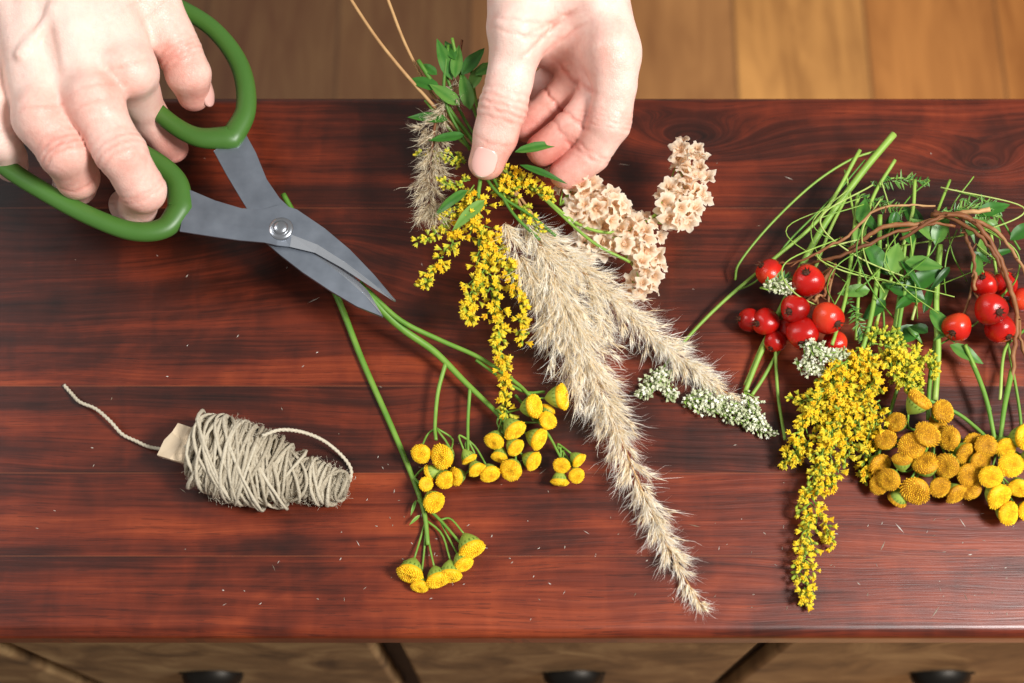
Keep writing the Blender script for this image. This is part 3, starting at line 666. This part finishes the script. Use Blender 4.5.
lA=sprig('leafy_stem',(450,90,50),'dark green leafy stems gathered at the cut end','greenery',BG); ms=MB(); ml=MB()
for a in ([(452,38,64),(462,80,56),(478,120,48),(496,165,42)],[(470,60,60),(478,110,50),(498,165,42)],[(440,60,60),(465,120,48),(500,168,42)],[(425,100,52),(455,135,46),(495,168,42)],[(448,45,62),(445,100,56),(470,150,46)],[(480,170,44),(500,195,46),(530,215,44),(556,236,40)],[(490,172,44),(512,212,46),(540,240,42)]):
    tube(ms,path(a,24),.0008,6,rng.uniform(.2,.7))
for p,d,L,W in (((452,80,58),(-.3,.8,.3),.022,.007),((455,78,60),(.1,1,.2),.018,.006),((440,88,58),(-1,.3,.1),.017,.0065),((462,75,60),(.6,.8,.2),.018,.007),
    ((448,120,54),(-1,.15,.1),.020,.0055),((460,105,56),(-.8,.5,.3),.018,.007),((470,90,58),(.4,.9,.2),.016,.006),((455,60,62),(-.4,1,0),.014,.005),((470,110,56),(-.2,.9,.3),.02,.007),
    ((465,135,54),(-1,-.2,.1),.018,.005),((515,152,58),(1,.25,.1),.024,.005),((520,165,54),(.9,-.35,.1),.024,.0035),((485,200,48),(-.7,-.7,.1),.022,.006),((468,190,50),(-.9,-.6,0),.02,.005),((475,75,60),(.8,.5,.1),.014,.006),((437,75,60),(-.7,.6,0),.012,.005)):
    leaf(ml,T(*p),d,L,W,tint=rng.uniform(.25,.8),curl=rng.uniform(.05,.35))
ms.build('stem',M['stem'],lA); ml.build('leaves',M['leaf'],lA)
def blossom(seed):
    r=np.random.RandomState(seed); mb=MB(); n=30
    rings=[(.0006,-.0035,0),(.0012,-.0008,.15),(.0024,.0014,.35),(.0037,.0022,.65),(.0047,.0019,1.)]; V=[];t=[];F=[]
    for k,(ra,z,f) in enumerate(rings):
        for j in range(n):
            a=2*math.pi*j/n; lob=1+f*.20*math.cos(5*a)+f*.05*math.sin(13*a+seed)+f*.05*math.sin(3*a+seed); zz=z+f*.0006*math.cos(10*a+seed)+f*.0007*math.sin(3*a+seed*2)
            V.append((ra*lob*math.cos(a),ra*lob*math.sin(a),zz)); t.append(.15+.6*f+r.uniform(-.08,.08))
    for k in range(4):
        for j in range(n): F.append((k*n+j,k*n+(j+1)%n,(k+1)*n+(j+1)%n,(k+1)*n+j))
    mb.add(V,F,t)
    for j in range(5):
        a=2*math.pi*j/5+.3; mb.add(np.array([(0,0,-.001),(.0010*math.cos(a-.5),.0010*math.sin(a-.5),.0012),(.0013*math.cos(a),.0013*math.sin(a),.0024),(.0010*math.cos(a+.5),.0010*math.sin(a+.5),.0012)]),[(0,1,2,3)],.3)
    o=mb.build('b',M['statice']); me=o.data; bpy.data.objects.remove(o); return me
BL=[blossom(i) for i in range(5)]
sA=sprig('statice_sprig',(610,220,35),'pale cream papery statice flowers in loose ruffled clusters','statice',BG); ms=MB()
tube(ms,path([(500,168,42),(535,190,42),(580,225,40),(620,232,38),(655,215,36),(675,185,36)],30),[.0009,.0007],6,.7)
tube(ms,path([(535,190,42),(590,240,38),(630,262,32)],20),.0008,6,.6)
for (cx,cy,ch,rx,ry,N,hub) in ((574,180,46,20,16,12,(560,205,38)),(600,208,44,31,22,22,(575,225,36)),(680,204,42,24,22,17,(655,222,34)),(692,174,42,17,20,10,(660,205,34)),(686,151,42,16,9,6,(668,190,34)),(636,232,38,28,18,18,(600,240,32)),(592,244,34,24,15,12,(590,240,32)),(648,262,32,17,16,10,(625,255,28)),(640,286,28,11,10,5,(635,265,26))):
    hp=T(*hub)
    for i in range(N):
        u=math.sqrt((i+.5)/N)*rng.uniform(.8,1.2); a=i*2.4+cx; px=cx+rx*u*math.cos(a); py=cy+ry*u*math.sin(a); p=T(px,py,ch-7*u*u+rng.uniform(-4,4))
        d=nrm(np.array([math.cos(a)*u*.8,-math.sin(a)*u*.8,.95])+rng.normal(size=3)*.36)
        place('blossom',BL[i%5],sA,p,d,rng.uniform(.7,1.15))
        if i%2==0: tube(ms,spline([hp,hp*.5+p*.5+np.array([0,0,-.003]),p-d*.003],5),.0004,4,.75)
ms.build('stem',M['stem'],sA)
# --- loose flowers at the other side -------------------------------------
LG='loose flowers lying on the chest'
def yarrow(name,at,label,stems,clumps,group=LG,size=.0021):
    e=sprig(name,at,label,'yarrow',group); ms=MB(); mf=MB()
    for a,r in stems: tube(ms,path(a,36),r,7,[.75,.6,.7])
    for (P,spread,nb) in clumps: raceme(ms,mf,path(P,20),spread,nb,size,tr=(.3,1.),per=.0018,stint=.7,bud=.45)
    ms.build('stem',M['stem'],e); o=mf.build('florets',M['white'],e,smooth=False); o['kind']='stuff'
yarrow('yarrow_sprig',(730,400,4),'pale green yarrow stalk with small off-white flower spikes',
  [([(894,134,26),(860,175,22),(820,232,16),(785,300,10),(762,350,6),(745,392,4)],[.0018,.0016,.0011])],
  [([(684,400,5),(712,402,6),(740,412,6),(776,436,3)],.0095,74),([(684,402,5),(720,412,5),(765,434,3)],.008,44),([(745,392,5),(750,405,5),(758,425,5)],.009,34)])
yarrow('yarrow_sprig',(655,382,4),'thin yarrow stem with small tuft of off-white flowers',
  [([(860,150,24),(822,215,18),(770,262,12),(725,300,7),(690,335,4),(660,372,4)],[.001,.0008])],
  [([(672,370,5),(655,382,5),(640,395,3)],.0095,46),([(668,385,4),(672,398,3)],.006,16)])
yarrow('yarrow_sprig',(825,360,20),'cluster of tiny off-white yarrow flowers among berries',
  [([(858,195,20),(852,250,20),(845,300,20),(832,345,22)],[.0011,.0009]),([(775,345,8),(778,395,4),(785,440,3)],.0008),([(790,330,6),(765,375,4),(752,395,3)],.0009)],
  [([(804,340,24),(822,356,26),(845,352,24)],.010,56),([(796,362,20),(822,374,22)],.007,26),([(760,288,26),(778,285,28),(790,292,26)],.007,26)])
gB=sprig('goldenrod_sprig',(830,420,15),'large golden-yellow goldenrod plume drooping to a narrow tip','goldenrod',LG); ms=MB(); mf=MB()
tube(ms,path([(880,215,26),(878,270,22),(868,330,20),(845,400,16)],30),[.0012,.0012],7,.6)
raceme(ms,mf,path([(862,345,22),(846,390,20),(830,430,16),(815,480,11),(806,540,7),(804,604,4)],60),.0160,115,.0034,tip=.26,bud=.35)
raceme(ms,mf,path([(850,360,24),(825,390,22),(805,420,16),(792,462,10)],30),.011,50,.0034,bud=.35)
raceme(ms,mf,path([(870,350,24),(865,395,22),(850,440,16),(828,490,10)],30),.012,56,.0034,bud=.35)
raceme(ms,mf,path([(810,440,12),(796,452,8),(780,462,5)],12),.005,10,.0034)
raceme(ms,mf,path([(815,510,8),(828,530,6),(832,548,4)],12),.005,10,.0034)
raceme(ms,mf,path([(835,400,18),(812,400,16),(786,398,12)],12),.006,14,.0032,tr=(.3,.6),bud=.6)
ms.build('stem',M['stem'],gB); o=mf.build('florets',M['gold'],gB,smooth=False); o['kind']='stuff'
gC=sprig('goldenrod_sprig',(900,370,15),'short yellow goldenrod tuft with green tips','goldenrod',LG); ms=MB(); mf=MB()
tube(ms,path([(915,235,22),(905,290,20),(898,340,18),(905,380,16)],20),[.001,.001],6,.5)
raceme(ms,mf,path([(885,345,20),(900,365,20),(915,390,16)],24),.014,46,.0034,tr=(.3,.65),bud=.6)
raceme(ms,mf,path([(870,345,20),(885,335,20),(905,345,18)],16),.009,20,.0034,tr=(.15,.45),bud=.8)
raceme(ms,mf,path([(905,355,20),(925,362,18),(935,375,14)],16),.007,18,.0034,tr=(.25,.55),bud=.6)
ms.build('stem',M['stem'],gC); o=mf.build('florets',M['gold'],gC,smooth=False); o['kind']='stuff'
gD=sprig('goldenrod_sprig',(880,455,8),'yellow goldenrod side spray under tansy buttons','goldenrod',LG); ms=MB(); mf=MB()
tube(ms,path([(900,380,14),(885,430,10),(875,470,5)],20),.0009,6,.5)
raceme(ms,mf,path([(880,400,14),(868,440,10),(862,480,5)],20),.009,28,.0034)
ms.build('stem',M['stem'],gD); o=mf.build('florets',M['gold'],gD,smooth=False); o['kind']='stuff'
tC=sprig('tansy_sprig',(940,440,8),'dense cluster of ochre-yellow tansy button flowers','tansy',LG); ms=MB()
tube(ms,path([(938,330,10),(930,380,9),(928,420,8)],20),[.0014,.001],7,.5)
tube(ms,path([(965,345,12),(985,395,12),(995,440,10)],20),[.0013,.001],7,.5)
tube(ms,path([(928,400,8),(960,415,6),(990,440,6)],20),.001,6,.5)
hl=[(917,403,24,1.2),(941,413,20,1.1),(898,423,17,1.0),(926,436,22,1.05),(950,438,16,1.0),(912,446,18,1.05),(887,441,14,.95),(902,462,17,1),(926,466,15,1.1),(948,464,18,1.05),(890,478,13,1),(915,489,12,1.1),(939,486,13,1),(878,464,9,.95),(880,484,8,.9),(899,497,7,.95),(962,452,12,.9),(966,474,13,1.1),(978,462,12,.9),(954,492,9,1),(972,490,9,.95),(985,446,15,1),(972,443,10,.9),(936,424,12,.9)]
heads(tC,ms,(935,430,6),hl,TO,tilt=.35,s0=1.14)
ms.build('stem',M['stem'],tC)
tD=sprig('tansy_sprig',(1005,460,8),'bright yellow tansy buttons on green stems','tansy',LG); ms=MB()
tube(ms,path([(1012,370,10),(1004,410,12),(1000,445,12)],20),[.0014,.001],7,.5)
heads(tD,ms,(1000,440,8),[(990,475,18,1.05),(1010,464,19,1.05),(1018,486,15,1),(996,495,13,1.05),(1006,512,9,1.05),(1021,437,16,1.1),(1004,446,12,.9),(1025,510,8,1),(1032,490,9,1),(1031,458,12,1)],TM,tilt=.4,s0=1.1)
ms.build('stem',M['stem'],tD)
def hip_mesh(seed):
    r=np.random.RandomState(seed)
    mb=MB(); V,F=sphere_t(28,18); V=V.copy(); V[:,2]*=r.uniform(.95,1.12); V[:,:2]*=(1+.05*np.sin(3*np.arctan2(V[:,1],V[:,0])+seed))[:,None]
    top_=V[:,2]>.9; V[top_,2]-=.05
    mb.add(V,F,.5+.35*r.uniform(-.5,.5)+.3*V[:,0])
    for j in range(7):
        a=2*math.pi*j/7+seed; L=r.uniform(.28,.52); h=1.02+r.uniform(.05,.35)
        mb.add(np.array([(.22*math.cos(a-.35),.22*math.sin(a-.35),.95),(.22*math.cos(a+.35),.22*math.sin(a+.35),.95),(L*math.cos(a+.1),L*math.sin(a+.1),h)]),[(0,1,2)],.1,1)
    inst(mb,S8,np.array([0,0,.98]),np.eye(3),np.array([.25,.25,.1]),.0,1)
    for j in range(8):
        a=r.uniform(0,6.28); mb.add(np.array([(.04*math.cos(a),.04*math.sin(a),1.),(.08*math.cos(a),.08*math.sin(a),1.),(.14*math.cos(a),.14*math.sin(a),1.3)]),[(0,1,2)],.4,1)
    o=mb.build('h',[M['hip'],M['twig']]); me=o.data; bpy.data.objects.remove(o); return me
HM=[hip_mesh(i) for i in range(4)]
def hips(at,label,hub,lst,stems,leaves):
    e=sprig('rose_hip_sprig',at,label,'rose hips',LG); ms=MB(); ml=MB(); hp=T(*hub)
    for a,r in stems:
        q=path(a,40); kk=np.cumsum(rng.normal(size=(40,3))*.00035,0); kk-=np.linspace(0,1,40)[:,None]*kk[-1]
        tube(ms,q+kk+rng.normal(size=(40,3))*.0001,np.interp(np.linspace(0,1,40),np.linspace(0,1,len(np.atleast_1d(r))),np.atleast_1d(r))*(1+.12*rng.normal(size=40).clip(-1,1.5)),7,[rng.uniform(.1,.5),rng.uniform(.3,.9)])
        for k in (10,20,30): # short broken side spurs
            tube(ms,[q[k]+kk[k],q[k]+kk[k]+nrm(rng.normal(size=3)+np.array([0,0,.4]))*rng.uniform(.002,.005)],[.0005,.0003],5,.3)
    for i,(px,py,r,h,d) in enumerate(lst):
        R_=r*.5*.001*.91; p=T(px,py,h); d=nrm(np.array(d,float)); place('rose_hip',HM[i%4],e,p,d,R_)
        b=p-d*R_*.97; tube(ms,spline([hp,hp*.4+b*.6-d*.006,b],10),[.0008,.0006],6,.6)
    ms.build('twig',M['twig'],e)
    for (p,d,L,W) in leaves: leaf(ml,T(*p),d,L,W,tint=rng.uniform(.3,.8),curl=rng.uniform(.05,.3))
    ml.build('leaves',M['leaf'],e)
hips((800,300,10),'bunch of shiny red rose hips on brown twigs',(835,265,22),
 [(770,273,15,18,(-.6,.3,.5)),(808,281,17.5,26,(-.3,.2,1)),(795,309,15.5,24,(-.5,-.4,.6)),(828,318,17,26,(.4,-.6,.6)),(803,333,17.5,20,(-.2,-.8,.4)),(766,322,15,12,(-.7,-.3,.5)),(750,320,13,9,(-1,0,.3)),(775,341,12,9,(-.5,-.8,.3)),(835,343,13,14,(.2,-.9,.3)),(787,330,12,8,(-.4,-.8,.2))],
 [([(822,262,24),(850,248,28),(880,226,34),(925,221,36),(955,212,36),(990,209,36)],[.0009,.0012,.0013]),
  ([(800,266,20),(835,258,28),(870,246,32),(915,228,36),(955,226,36)],[.0007,.0009,.0007]),
  ([(770,262,20),(800,262,24),(840,242,30),(880,210,34),(935,206,34)],[.0005,.0007,.0005]),
  ([(835,265,24),(822,290,26),(812,300,26)],.0007)],
 [((885,270,24),(-.4,.6,.2),.018,.009),((890,275,24),(.3,.9,.2),.018,.01),((905,290,22),(.9,.5,.2),.022,.009),((870,290,20),(-.9,-.1,.1),.016,.007),((905,262,28),(.9,-.2,.2),.018,.008),((885,300,18),(-.7,-.6,.1),.015,.007),((860,225,24),(.3,1,.1),.016,.007)])
hips((985,310,10),'small cluster of red rose hips with curved twigs',(975,265,24),
 [(985,284,14,20,(-.4,.2,.8)),(1004,284,14,16,(.5,.3,.6)),(991,309,17.5,26,(.2,-.5,.8)),(957,327,15.5,18,(-.5,-.6,.5)),(1000,328,16,16,(.3,-.7,.4)),(1022,300,13,12,(.8,0,.5))],
 [([(930,215,36),(965,222,40),(990,250,36),(1008,290,28),(1014,330,18),(1012,380,10)],[.0014,.0013,.0010]),
  ([(935,210,36),(978,236,40),(1002,270,32),(1020,316,20),(1026,360,10)],[.0010,.0008]),
  ([(900,240,32),(945,218,40),(985,226,40),(1018,258,36),(1032,300,26)],[.0008,.0010,.0007]),
  ([(960,212,34),(972,250,34),(975,290,26)],[.0010,.0008])],
 [((940,240,26),(-.7,.5,.2),.018,.008),((935,245,26),(.3,.9,.3),.02,.008),((960,235,30),(.9,.6,.2),.018,.008),((975,215,32),(.8,.3,.1),.02,.007),((925,300,18),(-.8,.3,.2),.022,.009),((930,310,16),(.5,-.8,.1),.02,.008),((1010,240,22),(.7,.5,.1),.018,.007),((950,345,12),(.8,-.5,.1),.018,.007),((920,330,16),(-.9,-.3,.1),.02,.009),((912,245,26),(-.3,1,.1),.015,.006)])
lB=sprig('leafy_stem',(870,230,15),'tangle of thin green stems and feathery leaves','greenery',LG); ms=MB(); ml=MB()
for a,r in (([(735,280,6),(740,262,10),(770,225,14),(812,185,20),(850,160,22),(880,150,22)],.0006),
  ([(733,292,5),(760,278,10),(790,240,14),(830,200,18),(865,160,22)],.0005),
  ([(895,160,24),(872,200,22),(862,250,20),(858,300,18),(856,340,18)],.0009),
  ([(915,180,24),(912,215,22),(898,260,18),(880,310,16),(872,345,16)],.0009),
  ([(880,180,20),(900,178,20),(925,182,18)],.0005),
  ([(850,190,20),(830,230,18),(805,290,10),(770,330,6),(745,385,3)],.0008),
  ([(905,245,20),(900,290,16),(892,345,14)],.0010),
  ([(940,245,20),(936,300,16),(938,350,12),(935,400,8)],.0016),
  ([(965,345,14),(978,375,12),(990,410,10)],.0009),
  ([(950,180,20),(935,220,24),(925,270,20),(912,320,16)],.0007),
  ([(990,225,20),(1000,300,12),(1018,400,6),(1022,440,5)],.0008),
  ([(845,170,20),(858,230,20),(880,290,16),(885,340,14)],.0006),
  ([(1024,330,10),(1005,350,12),(1000,400,10)],.0008),
  ([(955,190,22),(990,205,22),(1020,250,18)],.0006)):
    tube(ms,path(a,36),r,6,[rng.uniform(.3,.9),rng.uniform(.3,.9)])
for i in range(24): # fine wiry tendrils weaving through the bundle
    x0,y0=rng.uniform(840,980),rng.uniform(175,250); dx=rng.normal(0,30); dy=rng.uniform(40,110); b=rng.normal(0,32)
    h0=rng.uniform(18,36); h1=rng.uniform(8,28)
    tube(ms,path([(x0,y0,h0),(x0+dx*.3+b,y0+dy*.33,h0+rng.uniform(-4,6)),(x0+dx*.7+b*.6,y0+dy*.7,(h0+h1)/2+5),(min(x0+dx-b*.5,1040),y0+dy,h1)],26),rng.uniform(.00025,.0005),5,[rng.uniform(.3,.9),rng.uniform(.3,.9)])
for P in ([(872,185,22),(900,180,22),(928,182,20)],[(960,200,28),(985,205,28),(1000,212,24)],[(858,195,22),(885,205,22),(905,215,20)],[(765,282,22),(790,278,24)],[(940,215,34),(970,208,34),(998,218,30)],[(848,300,20),(860,325,20),(866,345,18)]):
    q=path(P,26)
    for k in range(len(q)):
        tg=nrm(q[min(k+1,25)]-q[max(k-1,0)])
        for s_ in (-1,1):
            sd=np.cross(tg,(0,0,1))*s_; leaf(ml,q[k],sd*.8+tg*.6+rng.normal(size=3)*.4,.0025+.003*math.sin(k/25*3.1),.0008,tint=.6+rng.uniform(-.2,.4),curl=0)
for i in range(28):
    p=T(rng.uniform(850,1000),rng.uniform(205,340),rng.uniform(12,28)); a=rng.uniform(0,6.28)
    leaf(ml,p,(math.cos(a),math.sin(a),rng.uniform(-.2,.5)),rng.uniform(.008,.018),rng.uniform(.003,.006),tint=rng.uniform(.1,.9),curl=rng.uniform(.1,.7),fold=rng.uniform(.1,.8))
ms.build('stem',M['stem'],lB); ml.build('leaves',M['leaf'],lB)
mb=MB()
for i in range(210):
    if i<80: px,py=rng.uniform(0,1024),rng.uniform(130,620)
    elif i<150: px,py=rng.normal(420,130),rng.uniform(440,600)
    else: px,py=rng.uniform(650,1020),rng.uniform(510,615)
    p=T(px,py,.05); a=rng.uniform(0,6.28); L=rng.uniform(.0003,.0011) if rng.rand()<.88 else rng.uniform(.0015,.0035); w=rng.uniform(.00015,.0003)
    d=np.array([math.cos(a),math.sin(a),0]); s=np.array([-d[1],d[0],0])
    if not yf+.006<p[1]<yb-.006: continue
    z=np.array([0,0,.0003]); mb.add([p-d*L,p+s*w,p+d*L,p-s*w,p+z],[(0,1,4),(1,2,4),(2,3,4),(3,0,4)],rng.rand()*.7)
o=mb.build('plant_crumbs',M['debris'],None,smooth=False); top(o,'tiny pale plant crumbs and dust scattered on the wood','crumbs',kind='stuff')
# ---------------------------------------------------------------- light & camera
def area(loc,aim,size,e,col=(1,1,1)):
    l=bpy.data.lights.new('window_light','AREA'); l.energy=e; l.size=size; l.color=col
    o=bpy.data.objects.new('window_light',l); o.location=loc; o.rotation_euler=(Vector(aim)-Vector(loc)).to_track_quat('-Z','Y').to_euler(); link(o)
area((.84,-.06,TH+1.2),(0.03,.24,TH),.36,34,(1,.985,.96))
area((-1.6,.75,TH+1.4),(-.05,.3,TH),.7,15,(.97,.98,1))
w=bpy.data.worlds.new('w'); scene.world=w; w.use_nodes=True; w.node_tree.nodes['Background'].inputs[0].default_value=(1,.96,.91,1); w.node_tree.nodes['Background'].inputs[1].default_value=.28
cam=bpy.data.cameras.new('camera'); cam.lens=50; cam.sensor_width=36; co=bpy.data.objects.new('camera',cam); co.location=CAM; co.rotation_euler=(TILT,0,0); link(co)
cam.dof.use_dof=True; cam.dof.focus_distance=.69; cam.dof.aperture_fstop=5.6
cam.clip_start=.01
scene.camera=co
